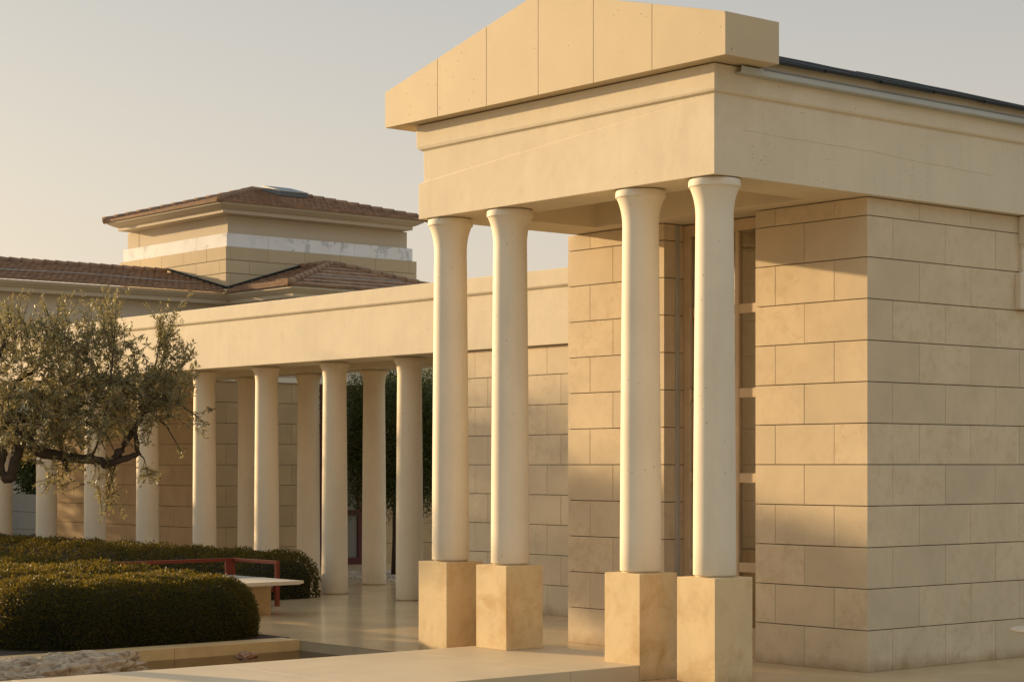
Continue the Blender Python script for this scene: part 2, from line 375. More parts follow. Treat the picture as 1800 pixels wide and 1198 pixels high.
# entablature: ring beam around the portico + roof slab, with bands
EX0, EX1, EY0 = -16.85, -12.505, 12.85
ZB, ZM, ZT = 4.595, 5.32, 5.575
mb = MB()
prof_out = [(0, ZB), (0, ZM-.012), (-.006, ZM-.006), (.0, ZM), (.022, ZM+.012), (.03, ZM+.03), (.03, ZT)]   # outward offset, z
def ring(mb, x0, x1, y0, y1, xi0, xi1, yi0, yi1, ztop_in):
    """outer mouldings on the front (-Y), right (+X), left (-X); inner recess in the ceiling"""
    left = [(.0, ZB), (.0, 4.965), (-.085, 4.985), (-.085, ZM-.02), (-.03, ZM), (.0, ZM+.03), (.0, ZT)]
    loops = []
    for (o, z), (lo, lz) in zip(prof_out, left):
        loops.append([(x0-lo, y0-o, z if z in (ZB, ZT) else lz), (x1+o, y0-o, z), (x1+o, y1, z), (x0-lo, y1, lz)])
    vs = [p for lp in loops for p in lp]; fs = []
    for i in range(len(loops)-1):
        for k in range(4): k2 = (k+1) % 4; fs.append((i*4+k, i*4+k2, (i+1)*4+k2, (i+1)*4+k))
    n = len(loops)*4
    fs.append((n-4, n-3, n-2, n-1))
    inner = [(xi0, yi0, ZB), (xi1, yi0, ZB), (xi1, yi1, ZB), (xi0, yi1, ZB)]
    inn2 = [(x, y, ztop_in) for x, y, z in inner]
    vs += inner+inn2
    for k in range(4): k2 = (k+1) % 4; fs.append((k, k2, n+k2, n+k)); fs.append((n+k, n+k2, n+4+k2, n+4+k))
    fs.append((n+4, n+5, n+6, n+7))
    mb.add(vs, fs)
ring(mb, EX0, EX1, EY0, 18.95, -16.2, -13.15, 13.42, 14.78, 4.98)
ent = mb.build('entablature', M['plaster'], pav)
bv = ent.modifiers.new('bevel', 'BEVEL'); bv.width = .006; bv.segments = 2; bv.limit_method = 'ANGLE'; bv.angle_limit = R(50)
# pediment: six upright stone panels on a block with a gabled top
mb = MB()
PX0, PX1, PY0, PY1, PZ0, PZ1, PZA = -17.2, -12.2, 12.67, 13.36, 5.585, 5.962, 6.575
xs = [PX0, -16.294, -15.498, -14.705, -13.911, -13.121, PX1]
def ztop(x): return PZ1+(PZA-PZ1)*(1-abs(x-(PX0+PX1)/2)/((PX1-PX0)/2))
for i in range(6):
    a, b = xs[i]+(.003 if i else 0), xs[i+1]-(.003 if i < 5 else 0)
    top = [(b, ztop(b)), (a, ztop(a))]
    if a < (PX0+PX1)/2 < b: top = [(b, ztop(b)), ((PX0+PX1)/2, PZA), (a, ztop(a))]
    mb.prism([(a, PZ0), (b, PZ0)]+top, 'y', PY0, PY1)
ped = mb.build('pediment', M['pediment'], pav)
bv = ped.modifiers.new('bevel', 'BEVEL'); bv.width = .004; bv.segments = 2
# roof behind it, gutter on the side
mb = MB()
zr = lambda x: 5.70+(6.45-5.70)*(1-abs(x-XC)/2.40)
for k in range(7):                                    # overlapping dark tile courses seen edge-on at the eave
    y0 = PY1+.003+k*.80; y1 = y0+.82; dz = .006*(k % 2)
    for sx in (-1, 1):
        xe = XC+sx*2.325
        mb.prism([(xe, 5.632+dz), (XC, 6.36+dz), (XC, 6.40+dz), (xe, 5.662+dz)], 'y', y0, min(y1, 19.0))
mb.build('roof', M['slate'], pav)
mb = MB()
gp = [(-12.476, 5.502), (-12.405, 5.506), (-12.395, 5.515), (-12.392, 5.568), (-12.400, 5.568), (-12.404, 5.520), (-12.476, 5.516)]
mb.prism(gp, 'y', 13.08, 19.0, 0)
mb.box(-12.391, -12.387, 13.37, 19.0, 5.562, 5.575, 2)
mb.box(-12.52, -12.44, PY1+.002, 19.0, 5.560, 5.666, 1)
mb.build('gutter', [M['zinc'], M['plaster'], M['zincdark']], pav)
# side bays farther along the wall: projecting quoin blocks
mb = MB()
mb.box(-12.60, -12.50, 17.46, 18.3, 4.30, 4.588, 0, .012); mb.box(-12.60, -12.52, 17.40, 18.3, 3.62, 4.0, 0, .012)
mb.box(-12.60, -12.555, 17.475, 18.28, 3.99, 4.31, 0, .006)
mb.build('quoin', M['plaster'], pav)

mb = MB(); zc = 5.02; pts = []
for y in np.arange(13.2, 16.95, .12): zc += rng.normal(-.0004, .004); pts.append((-12.5045, y, zc))
mb.tube(pts, [.0007+.0008*rng.random() for _ in pts], 5); mb.build('crack', M['basin'], pav)

# columns and pedestals
def column_prof(z0, z1, rb, rt, rc, flare):
    p = [(rb-.025, z0), (rb-.025, z0+.012), (rb-.004, z0+.014), (rb, z0+.022)]
    zf = z1-flare
    for k in range(1, 13):
        f = k/12; p.append((rb+(rt-rb)*(f**1.35), z0+.022+(zf-z0-.022)*f))
    return p
def add_capital(z1, rt, rc, flare, cx, cy, seg):
    zf = z1-flare; lip = flare*.19; m = MB()
    m.lathe([(rt+(rc-.012-rt)*(f**2.3), zf+(flare-lip-.016)*f) for f in [k/14 for k in range(15)]], cx, cy, seg, caps=False)
    m.lathe([(rc-.012, z1-lip-.016), (rc-.001, z1-lip-.013)], cx, cy, seg, caps=False)
    m.lathe([(rc-.001, z1-lip-.013), (rc, z1-lip-.008), (rc, z1-.022), (rc-.003, z1-.017)], cx, cy, seg, caps=False)
    m.lathe([(rc-.003, z1-.017), (rc-.04, z1-.014)], cx, cy, seg, caps=False)
    m.lathe([(rc-.04, z1-.014), (rc-.04, z1)], cx, cy, seg, caps=False)
    return m
for k, px_ in enumerate((-16.61, -15.63, -13.71, -12.74)):
    cb = MB().lathe(column_prof(.99, 4.598, .196, .172, .238, .36), px_, 13.09, 56).build('column', M['column'], pav)
    cp = add_capital(4.598, .172, .238, .36, px_, 13.09, 56).build('capital', M['column'], cb)
    x0 = (-16.85, -15.883, -13.95, -12.981)[k]; z0 = .1453 if k == 1 else 0
    MB().box(x0, x0+.483, 12.85, 13.333, z0, .989, 0, .006).build('pedestal', M['pedestal'], pav)
# recess: glazed door with rails, metal strip
win = MB()
zr_ = (.93, 1.866, 2.756, 3.64)
fy0, fy1 = 15.335, 15.395
win.box(-15.398, -15.29, fy0, fy1, 0, 4.58, 0, .006); win.box(-14.18, -14.07, fy0, fy1, 0, 4.58, 0, .006)
win.box(-14.625, -14.575, fy0, fy1, .02, 4.46, 0, .005)
win.box(-15.29, -14.18, fy0, fy1, 4.46, 4.58, 0, .006); win.box(-15.29, -14.18, fy0+.002, fy1, 0, .30, 0, .006)
for z in zr_:
    win.box(-15.289, -14.626, fy0+.004, fy1, z-.05, z+.05, 0, .006); win.box(-14.574, -14.181, fy0+.004, fy1, z-.05, z+.05, 0, .006)
wf = win.build('window', M['wood'], pav)
edges_z = [.30]+[v for z in zr_ for v in (z-.05, z+.05)]+[4.46]
for a, b in ((-15.289, -14.626), (-14.574, -14.181)):
    for q in range(0, 10, 2): MB().box(a, b, 15.365, 15.371, edges_z[q], edges_z[q+1]).build('pane', M['glass'], wf)
for z in zr_: MB().lathe([(.012, z-.07), (.02, z-.05), (.02, z+.05), (.012, z+.07)], -15.27, 15.322, 12).build('hinge', M['wood'], wf)
MB().box(-15.397, -15.372, 15.215, 15.262, .3, 4.585, 0, .004).build('metal_strip', M['steel'], pav)

# ------------------------------------------------------------------ colonnade
col = thing('colonnade', 'long low colonnade with two rows of round columns and a flat cream beam', 'colonnade', (-30, 18.5, 0))
mb = MB()
def beam_prof(y, s):       # s=-1: face looks to -Y
    return [(y, 3.60), (y, 4.335), (y+.012*-s*-1*0, 4.345), (y+s*.028, 4.372), (y+s*.035, 4.39), (y+s*.035, 4.60)]
fp = beam_prof(17.5, -1)
mb.prism(fp+[(18.30, 4.60), (18.30, 3.60)], 'x', -44, -16.97)
mb.prism([(19.45, 3.60), (19.45, 4.595), (20.15, 4.595), (20.15, 3.60)], 'x', -33.6, -21.95)
mb.prism([(18.301, 4.0), (18.301, 4.58), (19.449, 4.58), (19.449, 4.0)], 'x', -44, -21.9)
cb = mb.build('entablature', M['plaster'], col)
bv = cb.modifiers.new('bevel', 'BEVEL'); bv.width = .008; bv.segments = 2; bv.limit_method = 'ANGLE'; bv.angle_limit = R(50)
mb = MB()
masonry(mb, (-21.95, 17.56), (1, 0), (0, -1), 4.98, ZC[:9]+[3.597], lambda i: every(1.75 if i % 2 == 0 else .50, .765*2 if False else .765, -9, 20) if True else 0)
mb.box(-21.94, -17.0, 17.6, 19.4, 0, 3.59, 1)
mb.build('wall', [M['lime'], M['joint']], col)
c0 = None
def place_col(x, y):
    global c0
    if c0 is None:
        b = MB().lathe(column_prof(0, 3.6, .205, .182, .228, .28), 0, 0, 40).build('column', M['column_bounce'], None)
        k = add_capital(3.6, .182, .232, .28, 0, 0, 40).build('capital', M['column_bounce'], None)
        k.parent = b; b.parent = col; b.matrix_parent_inverse = Matrix.Translation(-Vector(col.location)); b.location = (x, y, 0); c0 = b
    else:
        b = c0.copy(); C.objects.link(b); b.location = (x, y, 0); b.rotation_euler.z = random.uniform(0, 6)
        k = c0.children[0].copy(); C.objects.link(k); k.parent = b
for k in range(10): place_col(-23.72-1.93*k, 17.92)
for x in (-23.3, -25.25, -27.22, -29.17, -31.1): place_col(x, 19.82)

# ------------------------------------------------------------------ courtyard wall behind the colonnade
cw = thing('courtyard_wall', 'shaded block wall behind the colonnade with a dark red glazed door', 'wall', (-33, 20, 0))
mb = MB(); ZW = [.401*k for k in range(10)]
masonry(mb, (-39.9, 20.02), (1, 0), (0, -1), 6.9, ZW, lambda i: every(.3 if i % 2 else .8, 1.0, -9, 20), m1=1)
masonry(mb, (-33.0, 20.02), (0, 1), (1, 0), 2.68, ZW, lambda i: every(.5 if i % 2 else 1.0, 1.0, -9, 20), m0=1)
masonry(mb, (-33.0, 23.75), (0, 1), (1, 0), 6.0, ZW, lambda i: every(.5 if i % 2 else 1.0, 1.0, -9, 20))
mb.box(-39.88, -33.04, 20.06, 20.5, 0, 3.6, 1); mb.box(-33.4, -33.04, 20.5, 22.69, 0, 3.6, 1); mb.box(-33.4, -33.04, 23.76, 29.7, 0, 3.6, 1)
mb.build('wall', [M['lime_shaded'], M['joint']], cw)
mb = MB(); mb.box(-39.95, -32.96, 19.98, 20.55, 3.61, 3.70, 0, .01); mb.box(-33.5, -32.96, 20.552, 29.8, 3.61, 3.70, 0, .01)
mb.build('coping', M['plaster'], cw)
mb = MB()
for a, b, c_, d in ((22.70, 22.82, 0, 3.6), (23.62, 23.74, 0, 3.6), (22.82, 23.62, 3.42, 3.6), (22.82, 23.62, 2.2, 2.3), (22.82, 23.62, 1.0, 1.1), (22.82, 23.62, 0, .14)):
    mb.box(-33.06, -32.98, a, b, c_, d, 0, .004)
dr = mb.build('door', M['reddoor'], cw)
for a, b in ((.14, 1.0), (1.1, 2.2), (2.3, 3.42)): MB().box(-33.03, -33.02, 22.82, 23.62, a, b).build('pane', M['doorpane'], dr)
mb = MB(); masonry(mb, (-49.8, 22.4), (1, 0), (0, -1), 9.6, [0, .43, .86, 1.29], lambda i: every(.5 if i % 2 else 1.0, 1.2, -9, 20)); mb.box(-49.8, -40.2, 22.44, 22.7, 0, 1.285, 1)
tag(mb.build('garden_wall', [M['greywall'], M['joint']]), 'low grey garden wall in shade at the far left end of the colonnade', 'wall')

# ------------------------------------------------------------------ villa with the tower
vil = thing('tower_villa', 'cream villa with tiled hip roofs and a square marble banded tower', 'building', (-53, 34, 0))
TX1, TY0, TX0, TY1 = -49.8, 30.96, -56.06, 37.9
def block_shell(mb, x0, x1, y0, y1, zs, st):
    masonry(mb, (x0, y0), (1, 0), (0, -1), x1-x0, zs, lambda i: every(.7 if i % 2 else 1.3, st, -9, 20), hgap=.014, vgap=.007, m1=1, cham=.004)
    masonry(mb, (x1, y0), (0, 1), (1, 0), y1-y0, zs, lambda i: every(.8 if i % 2 else 1.45, st, -9, 20), hgap=.014, vgap=.007, m0=1, cham=.004)
    mb.box(x0, x1-.045, y0+.045, y1, zs[0], zs[-1]-.01, 1)
mb = MB(); block_shell(mb, TX0, TX1, TY0, TY1, [6.4, 6.79, 7.18, 7.57, 7.96, 8.35], 1.3); mb.build('tower_base', [M['lime_far'], M['joint']], vil)
mb = MB(); block_shell(mb, TX0+.1, TX1-.08, TY0+.08, TY1-.1, [8.352, 8.75], 3.1); mb.build('marble_band', [M['marble'], M['joint']], vil)
mb = MB(); mb.box(TX0+.24, TX1-.16, TY0+.16, TY1-.26, 8.352, 9.26); mb.box(TX0+.94, TX0+.955, TY0+.157, TY0+.17, 8.76, 9.26, 1); mb.build('tower_wall', [M['render_far'], M['joint']], vil)
def cornice(mb, x0, x1, y0, y1, z0, proj, h, faces='-y+x'):
    pr = [(0, z0), (proj*.62, z0+h*.05), (proj*.62, z0+h*.40), (proj*.72, z0+h*.46), (proj, z0+h*.80), (proj, z0+h), (0, z0+h)]
    lo = [[(x0-p, y0-p, z), (x1+p, y0-p, z), (x1+p, y1+p, z), (x0-p, y1+p, z)] for p, z in pr]
    vs = [q for l_ in lo for q in l_]; fs = []
    for i in range(len(lo)-1):
        for k in range(4): k2 = (k+1) % 4; fs.append((i*4+k, i*4+k2, (i+1)*4+k2, (i+1)*4+k))
    fs += [(0, 1, 2, 3), tuple(range(len(vs)-4, len(vs)))]
    mb.add(vs, fs)
def tile_face(mb, A, B, T0, T1, row=.34, pitch=.21, th=.05):
    """rows of barrel tiles on the roof face with eave A-B and top edge T0 (over A) - T1 (over B)"""
    A, B, T0, T1 = map(Vector, (A, B, T0, T1)); nrm = (B-A).cross(T0-A).normalized()
    if nrm.z < 0: nrm = -nrm
    u = (B-A).normalized(); sl = ((T0+T1)/2-(A+B)/2); n = max(2, round(sl.length/row))
    for k in range(n):
        f0, f1 = k/n, min(1, (k+1.12)/n)
        a0, b0 = A.lerp(T0, f0), B.lerp(T1, f0); a1, b1 = A.lerp(T0, f1), B.lerp(T1, f1)
        w = (b0-a0).length; m = max(3, int(w/pitch)*6)
        vs = []
        for q in range(m+1):
            g_ = q/m; p0 = a0.lerp(b0, g_); p1 = a1.lerp(b1, g_)
            ph0 = ((p0-A).dot(u))/pitch*2*math.pi; ph1 = ((p1-A).dot(u))/pitch*2*math.pi
            h0 = .008*max(-.25, math.cos(ph0)); h1 = .008*max(-.25, math.cos(ph1))
            lift = random.uniform(-.004, .004)
            vs += [p0+nrm*(h0+th+lift), p1+nrm*(h1+.004), p0+nrm*(h0*.4-.02)]
        fs = []
        for q in range(m):
            i = q*3; fs += [(i, i+3, i+4, i+1), (i+2, i+5, i+3, i)]
        mb.add(vs, fs, 0)
def hip_tiles(mb, P, Q, r=.10, step=.36):
    P, Q = Vector(P), Vector(Q); n = max(2, int((Q-P).length/step)); d = (Q-P)/n
    for k in range(n):
        a = P+d*k; mb.tube([a-d*.08, a+d*.98], [r*1.18, r*.88], 10)
# tower roof
mb = MB(); cornice(mb, -55.30, TX1-.16, TY0+.16, 37.15, 9.262, .66, .30); mb.build('cornice', M['render_far'], vil)
ex0, ex1, ey0, ey1, ez = -56.02, TX1+.56, TY0-.56, 37.9, 9.572
ap0 = ((ex0+ex1)/2, (ey0+ey1)/2-.4, 10.50); ap1 = ((ex0+ex1)/2, (ey0+ey1)/2+.4, 10.50)
mb = MB()
tile_face(mb, (ex0, ey0, ez), (ex1, ey0, ez), ap0, ap0); tile_face(mb, (ex1, ey0, ez), (ex1, ey1, ez), ap0, ap1)
tile_face(mb, (ex1, ey1, ez), (ex0, ey1, ez), ap1, ap1); tile_face(mb, (ex0, ey1, ez), (ex0, ey0, ez), ap1, ap0)
rt = mb.build('roof', M['tile'], vil, fix=False)
mb = MB()
for p, q in (((ex1, ey0, ez+.05), ap0), ((ex0, ey0, ez+.05), ap0), ((ex1, ey1, ez+.05), ap1), (ap0, ap1)): hip_tiles(mb, p, Vector(q)+Vector((0, 0, .03)))
mb.build('ridge_tiles', M['tile'], rt)
sk = MB()
sk.box(-.5, .5, -.50, .50, 0, .14, 1, .01); sk.box(-.52, .52, -.52, .52, .1405, .17, 0, .008); sk.box(-.44, .44, -.44, .44, .1705, .176, 1)
sko = sk.build('skylight', [M['zinc'], M['zincdark']], rt)
sko.location = (ex1-2.75, 34.45, 10.36); sko.rotation_euler = (0, R(14.0), 0)
# left wing: eave and wall run along Y, gabled roof meets the tower
WX = -49.85
mb = MB(); mb.box(-57, WX, 20.6, TY0-.003, 0, 6.62); mb.build('wing_wall', M['render_far'], vil)
mb = MB(); mb.box(WX, WX+.03, 20.6, TY0, 4.75, 5.4); mb.build('marble_band', M['marble'], vil)
mb = MB(); cornice(mb, -57, WX, 20.6, 35, 6.622, .58, .30)
mb.build('cornice', M['render_far'], vil)
mb = MB(); tile_face(mb, (WX+.66, 20, 6.95), (WX+.66, 30.955, 6.95), (-53.1, 20, 7.80), (-53.1, 30.955, 7.80), row=.36)
rw = mb.build('roof', M['tile'], vil, fix=False)
mb = MB(); hip_tiles(mb, (-53.1, 20, 7.84), (-53.1, 30.9, 7.84)); mb.build('ridge_tiles', M['tile'], rw)
mb = MB(); mb.tube([(-50.55, y, 7.33+.02*math.sin(y)) for y in np.linspace(20, 30.5, 20)], .010, 6); mb.build('cable', M['zinc'], vil)
mb = MB(); mb.tube([(WX+.63, 30.55, 6.97), (WX+.63, 30.75, 6.97), (WX+.55, 30.8, 6.80)], .07, 8); mb.build('downpipe', M['wood'], vil)
mb = MB(); mb.tube([(-53.1, TY0-.03, 7.92), (WX+.62, TY0-.03, 7.03)], .035, 6); mb.build('flashing', M['slate'], vil)
mb = MB(); mb.tube([(TX1+.03, 30.62, 7.03), (TX1+.03, 33.55, 7.93)], .035, 6); mb.build('flashing', M['slate'], vil)
# small hipped annex in front of the tower
mb = MB(); mb.box(WX+.02, -46.45, 31.15, 36.2, 0, 6.62); mb.build('annex_wall', M['render_far'], vil)
mb = MB(); cornice(mb, WX+.7, -46.45, 31.15, 36.2, 6.622, .50, .30); mb.build('cornice', M['render_far'], vil)
a0, a1, b0, b1, z_ = WX+.1, -45.90, 30.58, 36.75, 6.95
apx = (-48.25, 33.6, 7.86)
mb = MB()
tile_face(mb, (a0, b0, z_), (a1, b0, z_), (a0, 33.6, 7.86), apx); tile_face(mb, (a1, b0, z_), (a1, b1, z_), apx, apx)
tile_face(mb, (a1, b1, z_), (a0, b1, z_), apx, (a0, 33.6, 7.86))
rb_ = mb.build('roof', M['tile'], vil, fix=False)
mb = MB(); hip_tiles(mb, (a1, b0, z_+.05), Vector(apx)+Vector((0, 0, .03))); hip_tiles(mb, (a1, b1, z_+.05), Vector(apx)+Vector((0, 0, .03))); hip_tiles(mb, (a0, 33.6, 7.89), Vector(apx)+Vector((0, 0, .03)))
mb.build('ridge_tiles', M['tile'], rb_)
mb = MB(); mb.tube([(-46.9, y, 7.36) for y in np.linspace(31.9, 35.3, 8)], .010, 6); mb.build('cable', M['zinc'], vil)

# ------------------------------------------------------------------ clipped hedges
def hedge(label, x0, x1, y0, y1, h, dens, r=.30, leaf=.032, rp=.6):
    hd = thing('hedge', label, 'hedge', ((x0+x1)/2, (y0+y1)/2, 0), 'clipped hedges by the pond')
    # rounded box hull, lumpy
    bm = bmesh.new(); bmesh.ops.create_cube(bm, size=1)
    lx, ly = x1-x0, y1-y0
    for v in bm.verts: v.co = (v.co.x*lx, v.co.y*ly, (v.co.z+.5)*h)
    es = [e_ for e_ in bm.edges if not all(abs(v.co.z) < 1e-5 for v in e_.verts)]
    ev = [e_ for e_ in es if abs(e_.verts[0].co.z-e_.verts[1].co.z) > .01]
    bmesh.ops.bevel(bm, geom=ev, offset=rp, segments=6, profile=.5, affect='EDGES')
    et = [e_ for e_ in bm.edges if all(v.co.z > h-.001 for v in e_.verts) and len(e_.link_faces) == 2 and any(abs(f.normal.z) < .5 for f in e_.link_faces)]
    bmesh.ops.bevel(bm, geom=et, offset=r, segments=5, profile=.5, affect='EDGES')
    bm.normal_update()
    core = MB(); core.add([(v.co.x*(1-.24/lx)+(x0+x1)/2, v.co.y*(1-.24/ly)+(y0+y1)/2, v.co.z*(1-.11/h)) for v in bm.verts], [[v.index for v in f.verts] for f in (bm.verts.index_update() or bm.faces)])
    bmesh.ops.triangulate(bm, faces=bm.faces[:])
    tri = np.array([[v.co[:] for v in f.verts] for f in bm.faces]); bm.free()
    A = np.cross(tri[:, 1]-tri[:, 0], tri[:, 2]-tri[:, 0]); ar = np.linalg.norm(A, axis=1)/2; nr = A/(2*ar[:, None]+1e-9)
    keep = nr[:, 2] > -.5; tri, ar, nr = tri[keep], ar[keep], nr[keep]
    n = int(ar.sum()*dens); idx = rng.choice(len(tri), n, p=ar/ar.sum())
    a, b = rng.random(n), rng.random(n); s_ = a+b > 1; a[s_], b[s_] = 1-a[s_], 1-b[s_]
    P = tri[idx, 0]+(tri[idx, 1]-tri[idx, 0])*a[:, None]+(tri[idx, 2]-tri[idx, 0])*b[:, None]
    Nn = nr[idx]
    lump = .035*np.sin(P[:, 0]*5.1+1)*np.sin(P[:, 1]*4.3)+.02*np.sin(P[:, 0]*13+P[:, 2]*9)*np.sin(P[:, 1]*11)
    depth = lump+rng.normal(0, .012, n)-.085*rng.random(n)**1.5
    wild = rng.random(n) < .012; depth[wild] += rng.random(wild.sum())*.05
    P = P+Nn*depth[:, None]; P[:, 2] = np.maximum(P[:, 2], .01)
    D = Nn*.55+rdir(n)*.9; D[:, 2] += .25
    leaves_mesh('foliage', P+np.array([(x0+x1)/2, (y0+y1)/2, 0]), D, rdir(n), leaf*rng.uniform(.7, 1.3, n), leaf*.58*rng.uniform(.8, 1.2, n), M['hedge'], hd)
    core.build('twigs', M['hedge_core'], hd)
    return hd
hedge('front box hedge with rounded end on the pond rim, its top lit golden', -21.75, -19.48, 9.62, 13.0, .70, 7200, .50, .027, 1.0)
hedge('middle box hedge partly hidden behind the front hedge', -24.4, -22.35, 7.5, 13.25, .70, 2000, .30, .036)
hedge('long dark hedge in front of the colonnade columns behind the red sofa', -36.5, -24.95, 16.05, 17.38, .66, 1900, .34, .038, .45)
hedge('low dark hedge at far left between the middle hedge and long hedge', -31.0, -27.2, 9.6, 14.4, .60, 1500, .28, .038)

# ------------------------------------------------------------------ olive tree
def spray(P0, d0, length, nl, out, twigs, leaf=.062, droop=-.25):
    """one leafy shoot: curved twig with opposite leaves; appends leaf rows to out"""
    p = np.array(P0, float); d = np.array(d0, float); d /= np.linalg.norm(d); pts = [p.copy()]; n = 7
    for k in range(n):
        d = d+rng.normal(0, .10, 3)+np.array([0, 0, droop*.10]); d /= np.linalg.norm(d); p = p+d*length/n; pts.append(p.copy())
    pts = np.array(pts); twigs.append(pts)
    f = np.sort(rng.random(nl)**.85); q = f*n; i = np.minimum(q.astype(int), n-1); w = (q-i)[:, None]
    B = pts[i]*(1-w)+pts[i+1]*w; T = pts[i+1]-pts[i]; T /= np.linalg.norm(T, axis=1, keepdims=True)
    sd = rng.normal(size=(nl, 3)); sd -= (sd*T).sum(1, keepdims=True)*T; sd /= np.linalg.norm(sd, axis=1, keepdims=True)+1e-9
    D = T*rng.uniform(.45, 1.1, (nl, 1))+sd*.85
    out.append((B, D, leaf*rng.uniform(.65, 1.2, nl)*(1-.35*f)))
oliv = thing('olive_tree', 'gnarled olive tree with grey green leaves reaching in from the left over the hedges', 'tree', (-19.75, 7.7, 0))
trunk = MB()
base = Vector((-19.75, 7.7, 0))
def limb(pts, r0, r1, seg=9):
    P = [Vector(p) if not isinstance(p, tuple) or len(p) != 3 or isinstance(p[0], Vector) else (at(*p) if abs(p[0]) > 60 or p[1] > 60 else Vector(p)) for p in pts]
    # subdivide with a little wander
    Q = []; rr = []
    for i in range(len(P)-1):
        for k in range(4):
            f = k/4; Q.append(P[i].lerp(P[i+1], f)+Vector(rng.normal(0, .006, 3)))
    Q.append(P[-1]); n = len(Q)
    rr = [(r0+(r1-r0)*i/(n-1))*(1+.10*math.sin(i*1.9)) for i in range(n)]
    trunk.tube(Q, rr, seg); return Q
fork = base+Vector((.10, .15, 1.15))
limb([base+Vector((0, 0, -.05)), base+Vector((.06, .02, .5)), fork], .24, .17, 12)
limbs = []
limbs.append(limb([fork, at(-130, 790, 20.1), at(-40, 752, 20.0), at(20, 742, 19.95), at(66, 792, 19.9), at(112, 803, 19.9), at(160, 806, 19.85), at(192, 815, 19.8), at(214, 789, 19.8), at(233, 757, 19.8), at(245, 740, 19.8), at(262, 719, 19.8)], .075, .022))
limbs.append(limb([at(190, 814, 19.8), at(222, 806, 19.75), at(243, 796, 19.75), at(240, 770, 19.75), at(236, 752, 19.78)], .034, .022))
limbs.append(limb([at(262, 719, 19.8), at(272, 714, 19.8), at(285, 700, 19.8), at(320, 640, 19.7)], .016, .006))
limbs.append(limb([at(258, 725, 19.8), at(268, 690, 19.9), at(272, 640, 20.0), at(285, 590, 20.0)], .014, .005))
limbs.append(limb([at(38, 728, 19.9), at(36, 775, 19.85), at(24, 820, 19.8), at(15, 848, 19.8)], .055, .050))
limbs.append(limb([at(-10, 742, 19.85), at(2, 800, 19.8), at(0, 830, 19.8), at(14, 846, 19.8)], .05, .045))
limbs.append(limb([at(112, 803, 19.9), at(116, 818, 19.9), at(117, 828, 19.9)], .03, .02))
limbs.append(limb([at(112, 800, 19.9), at(106, 780, 20.1), at(100, 740, 20.3), at(120, 680, 20.5), at(150, 610, 20.6)], .022, .006))
limbs.append(limb([at(20, 742, 20.0), at(18, 700, 20.1), at(24, 672, 20.1), at(66, 648, 20.2), at(90, 600, 20.3), at(100, 560, 20.4)], .035, .006))
limbs.append(limb([at(-40, 752, 20.0), at(-30, 690, 19.7), at(0, 620, 19.5), at(20, 560, 19.4)], .05, .008))
limbs.append(limb([at(160, 806, 19.85), at(176, 760, 19.6), at(190, 700, 19.4), at(200, 620, 19.3), at(195, 560, 19.3)], .013, .004))
limbs.append(limb([fork, fork+Vector((-.5, -.3, .7)), fork+Vector((-.9, -.6, 1.6))], .11, .03))
limbs.append(limb([fork, fork+Vector((.2, -.6, .7)), fork+Vector((.3, -1.1, 1.6))], .10, .03))
limbs.append(limb([fork, at(-160, 700, 20.6), at(-110, 600, 20.8), at(-60, 540, 21)], .10, .02))
out = []; tw = []
DENS = [  # photo px ellipse: cx, cy, rx, ry, shoots, up-bias, shoot length
    (55, 640, 95, 70, 170, .5, .34), (165, 635, 95, 65, 160, .5, .34), (60, 730, 85, 55, 210, .1, .30), (165, 715, 105, 60, 260, .0, .30),
    (262, 695, 62, 48, 110, .2, .28), (300, 680, 42, 45, 48, .2, .28), (15, 575, 36, 36, 44, 1.3, .40), (70, 585, 30, 22, 18, 1.5, .36), (98, 570, 20, 26, 22, 1.8, .44), (150, 588, 12, 24, 10, 1.8, .40), (190, 570, 20, 34, 34, 1.8, .46),
    (286, 592, 12, 44, 22, 1.9, .44), (305, 630, 20, 30, 12, 1.0, .32), (320, 625, 25, 26, 14, .7, .26), (110, 790, 60, 35, 45, -.2, .28), (30, 780, 40, 30, 22, 0, .28),
    (105, 840, 36, 18, 15, -.6, .24), (188, 845, 24, 30, 16, -1.3, .26), (196, 880, 22, 16, 7, -1.0, .22), (262, 833, 24, 14, 10, -.3, .22), (320, 796, 6, 7, 3, .2, .14), (252, 770, 12, 10, 5, .2, .16), (350, 735, 22, 22, 8, -.1, .2),
    (-150, 640, 120, 140, 115, .5, .36), (-330, 640, 120, 160, 75, .5, .36)]
for cx, cy, rx, ry, n, up, ln in DENS:
    for _ in range(n):
        a = rng.random()*2*math.pi; q = math.sqrt(rng.random())
        x, y = cx+rx*q*math.cos(a), cy+ry*q*math.sin(a)
        d = 19.9+rng.normal(0, .42) if cx < 220 else 19.8+rng.normal(0, .22)
        if cy > 815 or rx < 14: d = 19.8+rng.normal(0, .10)
        dr_ = rng.normal(0, .75 if up < 1 else .42, 3)+np.array([0, 0, up])
        P0 = np.array(at(x, y, d))-dr_/np.linalg.norm(dr_)*ln*.5
        spray(P0, dr_, ln*rng.uniform(.7, 1.25), int(33*rng.uniform(.7, 1.3)*(ln/.3)), out, tw)
for pts in tw[::2]:
    trunk.tube([Vector(p) for p in pts[::2]], [.004, .0035, .003, .002], 4)
for (x0, y0, x1, y1) in ((192, 815, 200, 870), (215, 800, 190, 860), (243, 796, 262, 838), (150, 740, 185, 790), (165, 745, 205, 800), (262, 722, 320, 795), (268, 700, 350, 735), (112, 806, 110, 840)):
    a_, b_ = at(x0, y0, 19.8), at(x1, y1, 19.8); m_ = (a_+b_)/2+Vector((0, 0, .07))
    trunk.tube([a_, a_.lerp(m_, .6), m_, m_.lerp(b_, .6), b_], [.010, .008, .007, .006, .005], 5)
trunk.build('trunk', M['bark'], oliv)
